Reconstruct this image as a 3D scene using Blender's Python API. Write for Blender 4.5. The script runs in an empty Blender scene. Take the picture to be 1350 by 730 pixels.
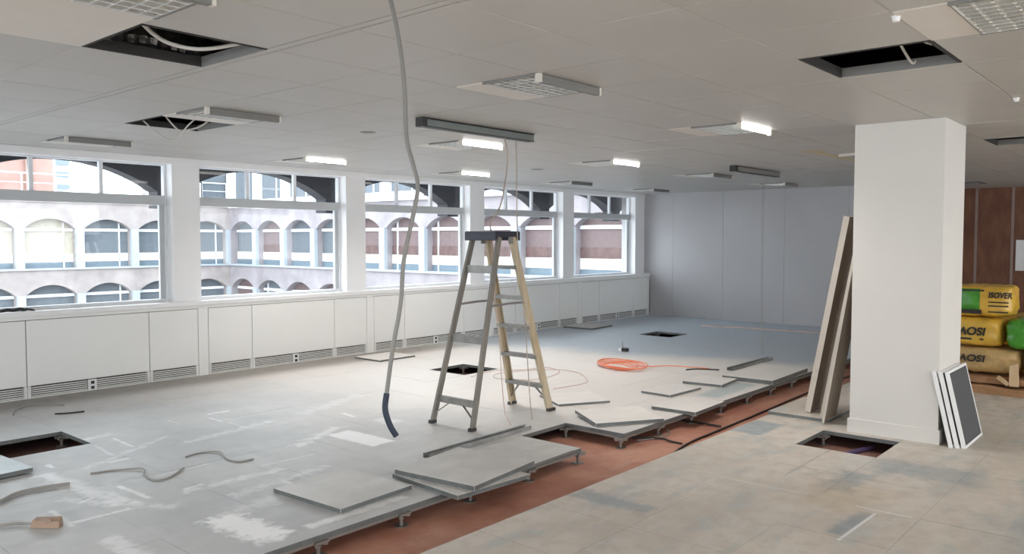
import bpy, bmesh, math, random
from mathutils import Vector, Matrix
random.seed(7)
C = bpy.context.scene.collection
PI = math.pi

# ------------------------------------------------------------------ camera
cam_d = bpy.data.cameras.new('camera')
cam = bpy.data.objects.new('camera', cam_d); C.objects.link(cam)
cam_d.sensor_fit = 'HORIZONTAL'; cam_d.sensor_width = 36.0
cam_d.lens = 1065.865 / 1350 * 36
cam_d.clip_start = 0.05; cam_d.clip_end = 500
_R = Vector((0.65379318, -0.75667329, 0.0))
_U = Vector((0.03616427, 0.03124724, 0.99885723))
_F = Vector((0.75580859, 0.65304604, -0.04779376))
m = Matrix((_R, _U, -_F)).transposed().to_4x4(); m.translation = (0, 0, 1.65)
cam.matrix_world = m
bpy.context.scene.camera = cam

# ------------------------------------------------------------------ world, daylight, exposure
sc = bpy.context.scene
sc.view_settings.view_transform = 'Standard'
sc.view_settings.look = 'None'
sc.view_settings.gamma = 1.0
sc.view_settings.use_curve_mapping = False
sc.view_settings.exposure = 1.1
sc.cycles.max_bounces = 10
sc.cycles.diffuse_bounces = 6
sc.cycles.transparent_max_bounces = 16
w = bpy.data.worlds.new('overcast_sky'); sc.world = w; w.use_nodes = True
nt = w.node_tree; nt.nodes.clear()
wo = nt.nodes.new('ShaderNodeOutputWorld'); bg = nt.nodes.new('ShaderNodeBackground')
bg.inputs[0].default_value = (0.87, 0.94, 1.0, 1); bg.inputs[1].default_value = 2.7
nt.links.new(bg.outputs[0], wo.inputs[0])
H = 2.6
XF, YW, YC = 15.15, 9.30, 9.15       # far wall, pillar face, casing front

# ------------------------------------------------------------------ helpers
class MB:
    def __init__(s): s.v = []; s.f = []; s.m = []
    def add(s, vs, fs, mi=0):
        o = len(s.v); s.v += [tuple(p) for p in vs]
        for f in fs: s.f.append(tuple(i + o for i in f)); s.m.append(mi)
        return s
    def box(s, x0, x1, y0, y1, z0, z1, mi=0, top=None):
        v = [(x0,y0,z0),(x1,y0,z0),(x1,y1,z0),(x0,y1,z0),(x0,y0,z1),(x1,y0,z1),(x1,y1,z1),(x0,y1,z1)]
        fs = [(0,3,2,1),(4,5,6,7),(0,1,5,4),(1,2,6,5),(2,3,7,6),(3,0,4,7)]
        o = len(s.v); s.v += v
        for k, f in enumerate(fs):
            s.f.append(tuple(i + o for i in f)); s.m.append(top if (k == 1 and top is not None) else mi)
        return s
    def obox(s, c, ax, ay, az, hx, hy, hz, mi=0, top=None):
        c = Vector(c); ax, ay, az = Vector(ax).normalized(), Vector(ay).normalized(), Vector(az).normalized()
        v = [c + ax*hx*i + ay*hy*j + az*hz*k for k in (-1,1) for (i,j) in ((-1,-1),(1,-1),(1,1),(-1,1))]
        fs = [(0,3,2,1),(4,5,6,7),(0,1,5,4),(1,2,6,5),(2,3,7,6),(3,0,4,7)]
        o = len(s.v); s.v += [tuple(p) for p in v]
        for k, f in enumerate(fs):
            s.f.append(tuple(i + o for i in f)); s.m.append(top if (k == 1 and top is not None) else mi)
        return s
    def bar(s, a, b, w, h, side=(0,1,0), mi=0):
        a, b = Vector(a), Vector(b); d = (b - a).normalized(); sd = Vector(side)
        sd = (sd - d*sd.dot(d)).normalized(); n = d.cross(sd)
        return s.obox((a+b)/2, d, sd, n, (b-a).length/2, w/2, h/2, mi)
    def tube(s, pts, r, n=8, cap=True, mi=0):
        pts = [Vector(p) for p in pts]; rings = []
        up = Vector((0.0, 0.0, 1.0))
        for i, p in enumerate(pts):
            d = (pts[min(i+1, len(pts)-1)] - pts[max(i-1, 0)]).normalized()
            if abs(d.dot(up)) > 0.95: up = Vector((1, 0, 0)) if abs(d.x) < 0.9 else Vector((0, 1, 0))
            a = d.cross(up).normalized(); b = d.cross(a).normalized()
            up = -b if -b.dot(up) <= 0 else b*1
            up = b if abs(b.dot(up)) > 0 else up
            rr = r[i] if isinstance(r, (list, tuple)) else r
            rings.append([p + a*rr*math.cos(2*PI*k/n) + b*rr*math.sin(2*PI*k/n) for k in range(n)])
        # align neighbouring rings
        for i in range(1, len(rings)):
            best = min(range(n), key=lambda q: (rings[i][q]-rings[i-1][0]).length)
            r1 = [rings[i][(best+k) % n] for k in range(n)]
            r2 = [rings[i][(best-k) % n] for k in range(n)]
            rings[i] = r1 if (r1[1]-rings[i-1][1]).length <= (r2[1]-rings[i-1][1]).length else r2
        vs = [q for rg in rings for q in rg]; fs = []
        for i in range(len(rings)-1):
            for k in range(n):
                fs.append((i*n+k, i*n+(k+1) % n, (i+1)*n+(k+1) % n, (i+1)*n+k))
        if cap: fs += [tuple(range(n)), tuple((len(rings)-1)*n + k for k in range(n))]
        return s.add(vs, fs, mi)
    def cyl(s, c, r0, r1, z0, z1, n=16, mi=0):
        x, y = c
        vs = [(x+r0*math.cos(2*PI*k/n), y+r0*math.sin(2*PI*k/n), z0) for k in range(n)] + \
             [(x+r1*math.cos(2*PI*k/n), y+r1*math.sin(2*PI*k/n), z1) for k in range(n)]
        fs = [(k, (k+1) % n, n+(k+1) % n, n+k) for k in range(n)] + [tuple(range(n-1,-1,-1)), tuple(range(n, 2*n))]
        return s.add(vs, fs, mi)
    def mesh(s, name, mats, smooth=False, bevel=0):
        me = bpy.data.meshes.new(name); me.from_pydata(s.v, [], s.f)
        for mm in (mats if isinstance(mats, (list, tuple)) else [mats]): me.materials.append(mm)
        me.polygons.foreach_set('material_index', s.m)
        bm = bmesh.new(); bm.from_mesh(me)
        bmesh.ops.recalc_face_normals(bm, faces=bm.faces)
        if bevel: bmesh.ops.bevel(bm, geom=bm.edges[:], offset=bevel, segments=2, affect='EDGES', profile=0.6)
        bm.to_mesh(me); bm.free()
        if smooth: me.polygons.foreach_set('use_smooth', [True]*len(me.polygons))
        me.update()
        return me
    def build(s, name, mats, parent=None, smooth=False, bevel=0, loc=None):
        o = bpy.data.objects.new(name, s.mesh(name, mats, smooth, bevel)); C.objects.link(o)
        if parent is not None: o.parent = parent
        if loc is not None: o.location = loc
        return o

def inst(name, me, parent=None, loc=(0,0,0), rz=0.0):
    o = bpy.data.objects.new(name, me); C.objects.link(o)
    o.parent = parent; o.location = loc; o.rotation_euler = (0, 0, rz)
    return o
def tag(o, label=None, cat=None, group=None, kind=None):
    if label: o['label'] = label
    if cat: o['category'] = cat
    if group: o['group'] = group
    if kind: o['kind'] = kind
    return o
def thing(name, label, cat, loc=(0,0,0), group=None, rz=0.0):
    o = bpy.data.objects.new(name, None); C.objects.link(o); o.empty_display_size = 0.1
    o.location = loc; o.rotation_euler = (0,0,rz)
    return tag(o, label, cat, group)
def struct(name, label=None):
    o = bpy.data.objects.new(name, None); C.objects.link(o)
    tag(o, label, kind='structure'); return o
def smooth_path(pts, sub=6):
    P = [Vector(p) for p in pts]; out = []
    for i in range(len(P)-1):
        p0, p1, p2, p3 = P[max(i-1,0)], P[i], P[i+1], P[min(i+2,len(P)-1)]
        for k in range(sub):
            t = k/sub
            out.append(0.5*((2*p1)+(p2-p0)*t+(2*p0-5*p1+4*p2-p3)*t*t+(3*p1-p0-3*p2+p3)*t**3))
    out.append(P[-1]); return out

# ------------------------------------------------------------------ materials
def nodes(name):
    mt = bpy.data.materials.new(name); mt.use_nodes = True
    n = mt.node_tree.nodes; b = n['Principled BSDF']
    return mt, mt.node_tree, b
def N(t, typ, **kw):
    n = t.nodes.new(typ)
    for k, v in kw.items(): setattr(n, k, v)
    return n
def plain(name, col, rough=0.6, metal=0.0, var=0.06, scale=6.0, bump=0.0, emit=None, es=0.0, spec=0.5):
    mt, t, b = nodes(name)
    b.inputs['Roughness'].default_value = rough; b.inputs['Metallic'].default_value = metal
    b.inputs['Specular IOR Level'].default_value = spec
    tc = N(t, 'ShaderNodeNewGeometry'); nz = N(t, 'ShaderNodeTexNoise')
    nz.inputs['Scale'].default_value = scale; nz.inputs['Detail'].default_value = 5
    t.links.new(tc.outputs['Position'], nz.inputs['Vector'])
    mx = N(t, 'ShaderNodeMix', data_type='RGBA')
    mx.inputs['A'].default_value = tuple(c*(1-var) for c in col) + (1,)
    mx.inputs['B'].default_value = tuple(min(1, c*(1+var)) for c in col) + (1,)
    mr = N(t, 'ShaderNodeMapRange'); mr.inputs[1].default_value = 0.3; mr.inputs[2].default_value = 0.7
    t.links.new(nz.outputs['Fac'], mr.inputs[0]); t.links.new(mr.outputs[0], mx.inputs['Factor'])
    t.links.new(mx.outputs['Result'], b.inputs['Base Color'])
    if bump:
        bp = N(t, 'ShaderNodeBump'); bp.inputs['Strength'].default_value = bump; bp.inputs['Distance'].default_value = 0.01
        t.links.new(nz.outputs['Fac'], bp.inputs['Height']); t.links.new(bp.outputs[0], b.inputs['Normal'])
    if emit:
        b.inputs['Emission Color'].default_value = tuple(emit) + (1,); b.inputs['Emission Strength'].default_value = es
    return mt

class Graph:
    """tiny node-graph writer for the floor finish"""
    def __init__(s, name, rough=0.5):
        s.mt, s.t, s.b = nodes(name); s.b.inputs['Roughness'].default_value = rough
        g = N(s.t, 'ShaderNodeNewGeometry'); s.pos = g.outputs['Position']
    def L(s, a, b): s.t.links.new(a, b)
    def noise(s, scale, detail=4, stretch=None, rough=0.6):
        n = N(s.t, 'ShaderNodeTexNoise'); n.inputs['Scale'].default_value = scale
        n.inputs['Detail'].default_value = detail; n.inputs['Roughness'].default_value = rough
        src = s.pos
        if stretch:
            mp = N(s.t, 'ShaderNodeMapping'); mp.inputs['Scale'].default_value = stretch
            s.L(s.pos, mp.inputs['Vector']); src = mp.outputs[0]
        s.L(src, n.inputs['Vector']); return n.outputs['Fac']
    def ramp(s, x, a, b, lo=0.0, hi=1.0):
        m = N(s.t, 'ShaderNodeMapRange', interpolation_type='SMOOTHSTEP')
        for k, v in zip((1,2,3,4), (a,b,lo,hi)): m.inputs[k].default_value = v
        s.L(x, m.inputs[0]); return m.outputs[0]
    def math(s, op, a, b):
        m = N(s.t, 'ShaderNodeMath', operation=op)
        for k, v in enumerate((a, b)):
            if isinstance(v, (int, float)): m.inputs[k].default_value = v
            else: s.L(v, m.inputs[k])
        return m.outputs[0]
    def mix(s, f, a, b):
        m = N(s.t, 'ShaderNodeMix', data_type='RGBA')
        if isinstance(f, (int, float)): m.inputs['Factor'].default_value = f
        else: s.L(f, m.inputs['Factor'])
        for k, v in (('A', a), ('B', b)):
            if isinstance(v, tuple): m.inputs[k].default_value = v + (1,)
            else: s.L(v, m.inputs[k])
        return m.outputs['Result']
    def patch(s, cx, cy, hx, hy, ang, soft, wob=0.0, nz=None):
        """mask of a floor mark: a turned rectangle on the floor with a soft, ragged rim"""
        a = N(s.t, 'ShaderNodeVectorMath', operation='SUBTRACT'); s.L(s.pos, a.inputs[0]); a.inputs[1].default_value = (cx, cy, 0)
        r = N(s.t, 'ShaderNodeVectorRotate', rotation_type='Z_AXIS'); s.L(a.outputs[0], r.inputs['Vector']); r.inputs['Angle'].default_value = -math.radians(ang)
        ab = N(s.t, 'ShaderNodeVectorMath', operation='ABSOLUTE'); s.L(r.outputs[0], ab.inputs[0])
        sb = N(s.t, 'ShaderNodeVectorMath', operation='SUBTRACT'); s.L(ab.outputs[0], sb.inputs[0]); sb.inputs[1].default_value = (hx, hy, 0)
        sp = N(s.t, 'ShaderNodeSeparateXYZ'); s.L(sb.outputs[0], sp.inputs[0])
        d = s.math('MAXIMUM', sp.outputs[0], sp.outputs[1])
        if wob: d = s.math('ADD', d, s.math('MULTIPLY', s.math('SUBTRACT', nz, 0.5), wob))
        return s.ramp(d, soft, -soft)

def floor_left():
    g = Graph('dusty_grey_floor', 0.42)
    big = g.noise(0.9, 5); fine = g.noise(9, 6); st = g.noise(2.2, 5, (0.5, 2.2, 1)); st2 = g.noise(2.6, 5, (2.4, 0.5, 1))
    col = g.mix(g.ramp(big, .35, .65), (.46,.47,.475), (.57,.57,.565))
    col = g.mix(g.ramp(st, .42, .72, 0, .35), col, (.62,.62,.61))
    dash = g.noise(3.2, 9, (.4, 2.6, 1), .75); dash2 = g.noise(3.0, 9, (2.6, .4, 1), .75)
    col = g.mix(g.ramp(st2, .55, .7, 0, .5), col, (.43,.45,.465))
    col = g.mix(g.ramp(fine, .35, .7, 0, .35), col, (.53,.53,.525))
    sp = N(g.t, 'ShaderNodeSeparateXYZ'); g.L(g.pos, sp.inputs[0])
    col = g.mix(g.ramp(dash, .65, .675, 0, .28), col, (.80,.81,.82)); col = g.mix(g.ramp(dash2, .66, .685, 0, .25), col, (.78,.79,.80))
    # swept, dust-free blue-grey floor towards the far wall; pale dust around the ladder
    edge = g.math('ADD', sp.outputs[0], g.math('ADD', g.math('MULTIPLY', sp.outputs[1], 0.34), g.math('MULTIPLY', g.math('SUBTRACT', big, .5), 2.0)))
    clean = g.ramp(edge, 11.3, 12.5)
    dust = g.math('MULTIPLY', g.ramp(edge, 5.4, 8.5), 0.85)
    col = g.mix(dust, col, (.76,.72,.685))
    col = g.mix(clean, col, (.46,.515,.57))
    # darker brown strip along the casing
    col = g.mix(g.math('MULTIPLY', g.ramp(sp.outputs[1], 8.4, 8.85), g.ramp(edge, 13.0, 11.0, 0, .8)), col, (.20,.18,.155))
    # plaster smears, paint marks and plain bright white patches
    col = g.mix(g.math('MULTIPLY', g.patch(8.15, 3.95, .5, .13, 2, .05, .15, fine), .8), col, (.40,.47,.48))
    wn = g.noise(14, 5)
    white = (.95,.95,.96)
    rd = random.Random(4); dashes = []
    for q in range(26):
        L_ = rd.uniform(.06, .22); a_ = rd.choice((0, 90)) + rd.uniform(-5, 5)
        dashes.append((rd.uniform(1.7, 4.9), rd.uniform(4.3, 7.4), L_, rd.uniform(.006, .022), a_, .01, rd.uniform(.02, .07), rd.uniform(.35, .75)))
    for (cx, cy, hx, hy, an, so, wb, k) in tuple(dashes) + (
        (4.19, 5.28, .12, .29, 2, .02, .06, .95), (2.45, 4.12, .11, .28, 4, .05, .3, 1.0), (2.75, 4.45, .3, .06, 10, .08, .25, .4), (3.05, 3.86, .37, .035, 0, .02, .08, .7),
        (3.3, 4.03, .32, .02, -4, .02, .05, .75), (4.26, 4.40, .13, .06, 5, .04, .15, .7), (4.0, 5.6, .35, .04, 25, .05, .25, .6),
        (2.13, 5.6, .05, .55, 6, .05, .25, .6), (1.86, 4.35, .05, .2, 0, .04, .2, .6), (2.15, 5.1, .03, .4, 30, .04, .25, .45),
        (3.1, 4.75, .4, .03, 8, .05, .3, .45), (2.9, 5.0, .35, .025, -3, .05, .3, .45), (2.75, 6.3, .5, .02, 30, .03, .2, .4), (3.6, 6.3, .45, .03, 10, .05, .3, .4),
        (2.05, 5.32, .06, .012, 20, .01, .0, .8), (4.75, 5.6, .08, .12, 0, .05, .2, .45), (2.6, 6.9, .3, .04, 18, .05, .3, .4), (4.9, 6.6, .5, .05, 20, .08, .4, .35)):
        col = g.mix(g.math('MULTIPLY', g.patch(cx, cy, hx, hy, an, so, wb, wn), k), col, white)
    g.L(col, g.b.inputs['Base Color'])
    g.L(g.ramp(fine, .3, .75,   .44, .62), g.b.inputs['Roughness'])
    bp = N(g.t, 'ShaderNodeBump'); bp.inputs['Strength'].default_value = .03; bp.inputs['Distance'].default_value = .004
    g.L(fine, bp.inputs['Height']); g.L(bp.outputs[0], g.b.inputs['Normal'])
    return g.mt
def floor_right():
    g = Graph('worn_tan_floor', 0.5)
    big = g.noise(1.0, 5); fine = g.noise(8, 6); st = g.noise(1.6, 5, (.5, 2.4, 1)); st2 = g.noise(2.2, 6, (.7, 2.0, 1))
    col = g.mix(g.ramp(big, .35, .65), (.53,.475,.415), (.65,.595,.53))
    col = g.mix(g.ramp(st, .42, .68, 0, .6), col, (.62,.59,.54))
    col = g.mix(g.ramp(st2, .50, .66, 0, .75), col, (.42,.45,.44))
    col = g.mix(g.ramp(fine, .4, .7, 0, .6), col, (.50,.44,.385))
    wn = g.noise(9, 5)
    for (cx, cy, hx, hy, an, so, wb, k, c) in (
        (6.7, 2.95, .26, .14, 0, .03, .06, .8, (.27,.32,.35)), (5.6, 1.83, .25, .1, 0, .06, .25, .7, (.27,.31,.34)), (4.78, 1.53, .24, .045, -4, .03, .05, .75, (.24,.28,.31)),
        (4.2, 2.8, .08, .28, 0, .04, .2, .7, (.28,.315,.34)), (6.2, 1.5, .2, .35, 5, .1, .4, .6, (.27,.31,.33)), (5.0, .6, .5, .3, 10, .2, .6, .45, (.26,.30,.32)),
        (5.25, 1.72, .3, .25, 0, .15, .4, .4, (.46,.36,.22)), (6.2, 1.95, .3, .12, 8, .1, .3, .55, (.62,.60,.56)), (5.0, 2.9, .5, .1, 5, .12, .4, .4, (.55,.53,.49)),
        (5.13, 2.25, .01, .28, 0, .006, .01, .7, (.72,.70,.66)), (4.75, 1.485, .29, .009, -2, .006, .0, .85, (.8,.8,.8)), (5.11, 1.45, .012, .16, 0, .006, .0, .7, (.72,.70,.66)), (6.0, 2.2, .55, .008, 0, .006, .02, .4, (.22,.2,.18))):
        col = g.mix(g.math('MULTIPLY', g.patch(cx, cy, hx, hy, an, so, wb, wn), k), col, c)
    g.L(col, g.b.inputs['Base Color'])
    g.L(g.ramp(fine, .3, .75, .36, .7), g.b.inputs['Roughness'])
    bp = N(g.t, 'ShaderNodeBump'); bp.inputs['Strength'].default_value = .12; bp.inputs['Distance'].default_value = .004
    g.L(fine, bp.inputs['Height']); g.L(bp.outputs[0], g.b.inputs['Normal'])
    return g.mt
def screed_mat():
    g = Graph('red_screed', 0.6)
    big = g.noise(1.6, 5); fine = g.noise(12, 6); st = g.noise(3, 5, (.4, 2.5, 1))
    col = g.mix(g.ramp(big, .35, .65), (.43,.185,.13), (.55,.285,.205))
    col = g.mix(g.ramp(st, .55, .75, 0, .6), col, (.52,.35,.28))
    col = g.mix(g.ramp(fine, .5, .8, 0, .4), col, (.24,.11,.08))
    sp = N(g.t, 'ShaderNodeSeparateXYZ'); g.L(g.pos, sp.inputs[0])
    col = g.mix(g.math('MAXIMUM', g.ramp(sp.outputs[1], 4.3, 4.55, 0, .8), g.ramp(sp.outputs[1], 3.0, 2.75, 0, .55)), col, (.06,.04,.045))  # under-floor shade painted into the screed on both sides of the trench
    g.L(col, g.b.inputs['Base Color']); return g.mt
def loose_mat(name='loose_tile_top', f_=1.0):
    g = Graph(name, 0.45)
    a = g.noise(2.2, 5); f = g.noise(11, 6); st = g.noise(3, 5, (.6, 2.2, 1))
    col = g.mix(g.ramp(a, .35, .65), (.50,.485,.465), (.60,.585,.56))
    col = g.mix(g.ramp(st, .5, .72, 0, .5), col, (.70,.675,.65))
    col = g.mix(g.ramp(f, .5, .8, 0, .4), col, (.46,.445,.43))
    col = g.mix(1.0 - 1.0/f_, col, (.93,.89,.85))
    g.L(col, g.b.inputs['Base Color']); return g.mt
def glass_mat(name, tint, gloss=0.1):
    mt = bpy.data.materials.new(name); mt.use_nodes = True; t = mt.node_tree; t.nodes.clear()
    o = N(t, 'ShaderNodeOutputMaterial'); tr = N(t, 'ShaderNodeBsdfTransparent'); gl = N(t, 'ShaderNodeBsdfGlossy')
    tr.inputs[0].default_value = tint + (1,); gl.inputs['Roughness'].default_value = .02
    fr = N(t, 'ShaderNodeFresnel'); fr.inputs[0].default_value = 1.45
    mx = N(t, 'ShaderNodeMixShader'); t.links.new(fr.outputs[0], mx.inputs[0])
    t.links.new(tr.outputs[0], mx.inputs[1]); t.links.new(gl.outputs[0], mx.inputs[2]); t.links.new(mx.outputs[0], o.inputs[0])
    return mt
def boards_mat(name, a, b, scale, stretch):
    g = Graph(name, 0.65)
    n1 = g.noise(scale, 6, stretch); n2 = g.noise(1.2, 4)
    col = g.mix(g.ramp(n1, .3, .7), a, b)
    col = g.mix(g.ramp(n2, .5, .75, 0, .4), col, tuple(min(1, c*1.35) for c in b))
    g.L(col, g.b.inputs['Base Color']); return g.mt

M = dict(
    ceil=plain('ceiling_tile_white', (.50,.485,.46), .42, var=.025, scale=1.3),
    ceil_edge=plain('ceiling_grid_grey', (.13,.12,.11), .6),
    ceil_frame=plain('opening_frame_grey', (.22,.22,.215), .55),
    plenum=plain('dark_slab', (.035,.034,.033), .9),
    white=plain('white_paint', (.84,.84,.85), .45, var=.02, scale=2),
    column=plain('column_paint', (.70,.68,.645), .55, var=.025, scale=1.5),
    winframe=plain('white_window_metal', (.74,.76,.79), .4, var=.02),
    rail=plain('grey_window_rail', (.50,.52,.54), .4, var=.02),
    casing=plain('casing_white', (.83,.83,.815), .42, var=.02, scale=1.2),
    grille=plain('grille_white', (.76,.76,.74), .4), dark=plain('dark_recess', (.03,.03,.03), .8),
    black=plain('black_plastic', (.02,.02,.022), .45),
    greywall=plain('grey_wall_board', (.42,.41,.42), .45, var=.04, scale=1.1),
    brown=boards_mat('brown_wall_board', (.155,.062,.036), (.225,.10,.058), 4, (1,2,.6)),
    batten=plain('pink_grey_batten', (.34,.25,.22), .6),
    galv=plain('galvanised_steel', (.42,.43,.43), .4, .7, var=.15, scale=14),
    tile_edge=plain('tile_edge_grey', (.14,.15,.148), .55, .2, var=.2, scale=10),
    pedestal=plain('pedestal_steel', (.30,.28,.26), .45, .6),
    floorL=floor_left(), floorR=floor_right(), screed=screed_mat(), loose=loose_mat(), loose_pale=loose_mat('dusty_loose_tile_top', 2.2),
    glass=glass_mat('window_glass', (.93,.96,.97)),
    fascia=plain('dark_outer_facing', (.035,.035,.042), .7),  # near-black holds the backlit shade of the outer arches
    stone=plain('pinkish_stone', (.335,.30,.29), .8, var=.2, scale=1.1),
    stoneB=plain('grey_pink_stone', (.30,.275,.29), .8, var=.2, scale=1.1),
    pier=plain('pale_blue_pier', (.38,.42,.46), .7, var=.04),
    band=plain('cream_spandrel_blind', (.62,.585,.53), .6),
    farglass=[plain('far_glass_grey', (.14,.16,.18), .35, spec=.15), plain('far_glass_blue', (.19,.235,.27), .35, spec=.15), plain('far_glass_rose', (.18,.135,.135), .4, spec=.15), plain('far_lit_yellow', (.44,.41,.335), .4), plain('far_blind_white', (.36,.40,.42), .3)],  # the yellow tint paints a lit room behind the far panes
    slate=plain('slate_blue_pane', (.155,.20,.235), .4, spec=.15), farbrown=plain('far_dark_brown', (.125,.075,.07), .6, var=.3, scale=3),
    redbrick=plain('salmon_brick', (.33,.205,.175), .8, var=.12, scale=.8),
    paleblue=plain('pale_blue_cladding', (.42,.48,.52), .4),
    ground=plain('courtyard_paving', (.42,.41,.40), .8),
    fibre=boards_mat('yellowed_fibreglass', (.40,.32,.205), (.56,.475,.345), 9, (1,1,.2)),
    fibre_grey=boards_mat('grey_shaded_rail', (.18,.165,.145), (.26,.24,.21), 9, (1,1,.2)),  # rear ladder rails: shading painted in as a darker, greyer fibreglass
    alu=plain('dusty_aluminium', (.27,.26,.245), .45, .55, var=.15, scale=15),
    captop=plain('navy_black_plastic', (.028,.03,.05), .5),
    rubber=plain('dark_rubber', (.05,.05,.05), .8),
    lightwhite=plain('fitting_white', (.70,.66,.60), .4, var=.02),
    louvre=plain('louvre_silver', (.78,.78,.76), .28, .75, var=.05),
    louvreback=plain('louvre_reflector', (.62,.62,.60), .4, .3),
    bargrey=plain('grey_end_bar', (.20,.195,.185), .5),
    track=plain('grey_green_tray', (.20,.225,.22), .45, .3),
    tube=plain('lit_tube', (.9,.9,.9), .4, emit=(1,.98,.94), es=3.2),
    diffuser=plain('lit_diffuser', (.9,.9,.9), .4, emit=(1,.93,.82), es=5),
    foil=plain('silver_foil', (.75,.75,.75), .25, .9, var=.3, scale=20, bump=1),
    cable_w=plain('white_cable', (.60,.585,.55), .45), cable_g=plain('grey_cable', (.30,.29,.27), .5),
    cable_h=plain('dark_grey_cable', (.21,.205,.195), .4), cable_t=plain('tan_cable', (.42,.34,.27), .5), cable_p=plain('pink_cord', (.62,.46,.41), .6), cable_o=plain('orange_cable', (.82,.23,.12), .5),
    cable_k=plain('black_cable', (.025,.022,.022), .5), cable_v=plain('purple_cable', (.11,.07,.19), .5),
    bluetape=plain('navy_tape', (.006,.017,.04), .5),
    board=boards_mat('brown_board_face', (.235,.19,.155), (.30,.245,.20), 5, (1,1,.3)),
    board_edge=plain('pale_board_edge', (.58,.53,.47), .7),
    panelface=plain('charcoal_mesh', (.055,.06,.065), .6, var=.2, scale=60),
    bag_y=plain('yellow_print_film', (.66,.40,.055), .3, var=.18, scale=9, bump=.4),
    bag_g=plain('green_print_film', (.06,.27,.03), .25, var=.35, scale=9, bump=.4),
    bag_t=plain('tan_crumpled_film', (.52,.35,.15), .35, var=.25, scale=9, bump=.6),
    strap=plain('yellow_green_strap', (.52,.53,.12), .4), ink=plain('black_ink', (.02,.018,.015), .5),
    card=boards_mat('brown_cardboard', (.29,.145,.062), (.42,.235,.12), 4, (2,.5,3)),
    wood=boards_mat('pale_wood', (.60,.42,.24), (.70,.52,.33), 8, (1,1,.2)),
    tape=plain('yellow_mark', (.60,.52,.33), .6),
    connector=plain('brown_connector', (.36,.25,.18), .6), paleblue_tile=plain('pale_blue_tile', (.62,.70,.73), .5),
)

# ------------------------------------------------------------------ floor
P0, PX, PY = .615, 5.12, 3.09
def fx(i): return PX + P0*i
def fy(j): return PY + P0*j
floor = struct('floor', 'raised access floor of square grey and tan tiles with an open trench')
missing = {(0,1), (-5,6), (3,6), (11,6), (2,-2)}
cells = []
for i in range(-17, 17):
    for j in range(-14, 10):
        if j == 0 or (i, j) in missing: continue
        x0, x1, y0, y1 = fx(i), min(fx(i+1), XF if fy(j) > 3.6 else 18.0), fy(j), min(fy(j+1), YC)
        if x1 - x0 < .05 or y1 - y0 < .05: continue
        cells.append((i, j, x0, x1, y0, y1))
for i in range(17, 21):
    for j in range(-14, 1):
        if j <= 0: cells.append((i, j, fx(i), fx(i+1), fy(j), fy(j+1)))
def vis(x, y, z):
    p = Vector((x, y, z - 1.65)); d = p.dot(_F)
    if d < .3: return None
    u = 675 + 1065.9*p.dot(_R)/d; v = 365 - 1065.9*p.dot(_U)/d
    return (u, v, d)
def seen(x0, x1, y0, y1, z):
    best = None
    for x in (x0, (x0+x1)/2, x1):
        for y in (y0, (y0+y1)/2, y1):
            q = vis(x, y, z)
            if q and -60 < q[0] < 1410 and -60 < q[1] < 790: best = q[2] if best is None else min(best, q[2])
    return best
ranked = sorted(((seen(*c[2:], 0) or 999, c) for c in cells), key=lambda a: a[0])
meshes = {}
rest = {0: MB(), 1: MB()}
for k, (d, (i, j, x0, x1, y0, y1)) in enumerate(ranked):
    side = 0 if j > 0 else 1
    jz = random.uniform(-.0005, .0003)
    g = .0005
    if k < 285 and d < 900:
        key = (side, round(x1-x0, 3), round(y1-y0, 3))
        if key not in meshes:
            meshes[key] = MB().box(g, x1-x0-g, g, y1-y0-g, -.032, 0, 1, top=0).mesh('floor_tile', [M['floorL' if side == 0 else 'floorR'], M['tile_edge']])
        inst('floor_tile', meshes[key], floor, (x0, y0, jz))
    else:
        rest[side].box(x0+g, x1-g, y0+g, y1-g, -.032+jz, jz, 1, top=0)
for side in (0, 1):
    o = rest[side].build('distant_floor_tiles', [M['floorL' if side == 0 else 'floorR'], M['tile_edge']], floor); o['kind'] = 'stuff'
ZS = -.125
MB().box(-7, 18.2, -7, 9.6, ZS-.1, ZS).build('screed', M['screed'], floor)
# pedestals along the trench and in the openings
pm = MB(); pm.cyl((0,0), .045, .045, 0, .006, 12).cyl((0,0), .012, .012, .006, .075, 10).cyl((0,0), .02, .02, .045, .06, 8)
pm.box(-.045, .045, -.045, .045, .078, .09)
for a in (0, 90):
    q = Vector((math.cos(math.radians(a+45)), math.sin(math.radians(a+45)), 0)); pm.bar(-q*.055 + Vector((0,0,.072)), q*.055 + Vector((0,0,.072)), .02, .014, (0,0,1))
pm = pm.mesh('pedestal', M['pedestal'])
ped = set()
for i in range(-6, 17):
    ped.add((i, 1)); 
    if i > -3: ped.add((i, 0))
for (i, j) in missing:
    for a in (0, 1):
        for b in (0, 1): ped.add((i+a, j+b))
for (i, j) in sorted(ped): inst('pedestal', pm, floor, (fx(i), fy(j) + (.03 if j == 1 else -.03 if j == 0 else 0), ZS))
# steel stringers under the trench edge
sm = MB()
sm.box(fx(-6), fx(0), fy(1)+.005, fy(1)+.035, -.05, -.033); sm.box(fx(1), XF, fy(1)+.005, fy(1)+.035, -.05, -.033)
sm.box(fx(0)-.035, fx(0)-.005, fy(1), fy(2), -.05, -.033); sm.box(fx(1)+.005, fx(1)+.035, fy(1), fy(2), -.05, -.033)
sm.build('stringer', M['pedestal'], floor)

# ------------------------------------------------------------------ ceiling
CP = .64333
mods = [-5.5, -2.88, -.26, 2.36, 4.98, 7.60, 10.22, 12.84, 15.46]
def cy(r): return 1.05 + CP*r
ceiling = struct('ceiling', 'suspended ceiling of square off-white tiles with dark joints and open gaps')
opens = {(2,0,3+0): 0}
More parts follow.
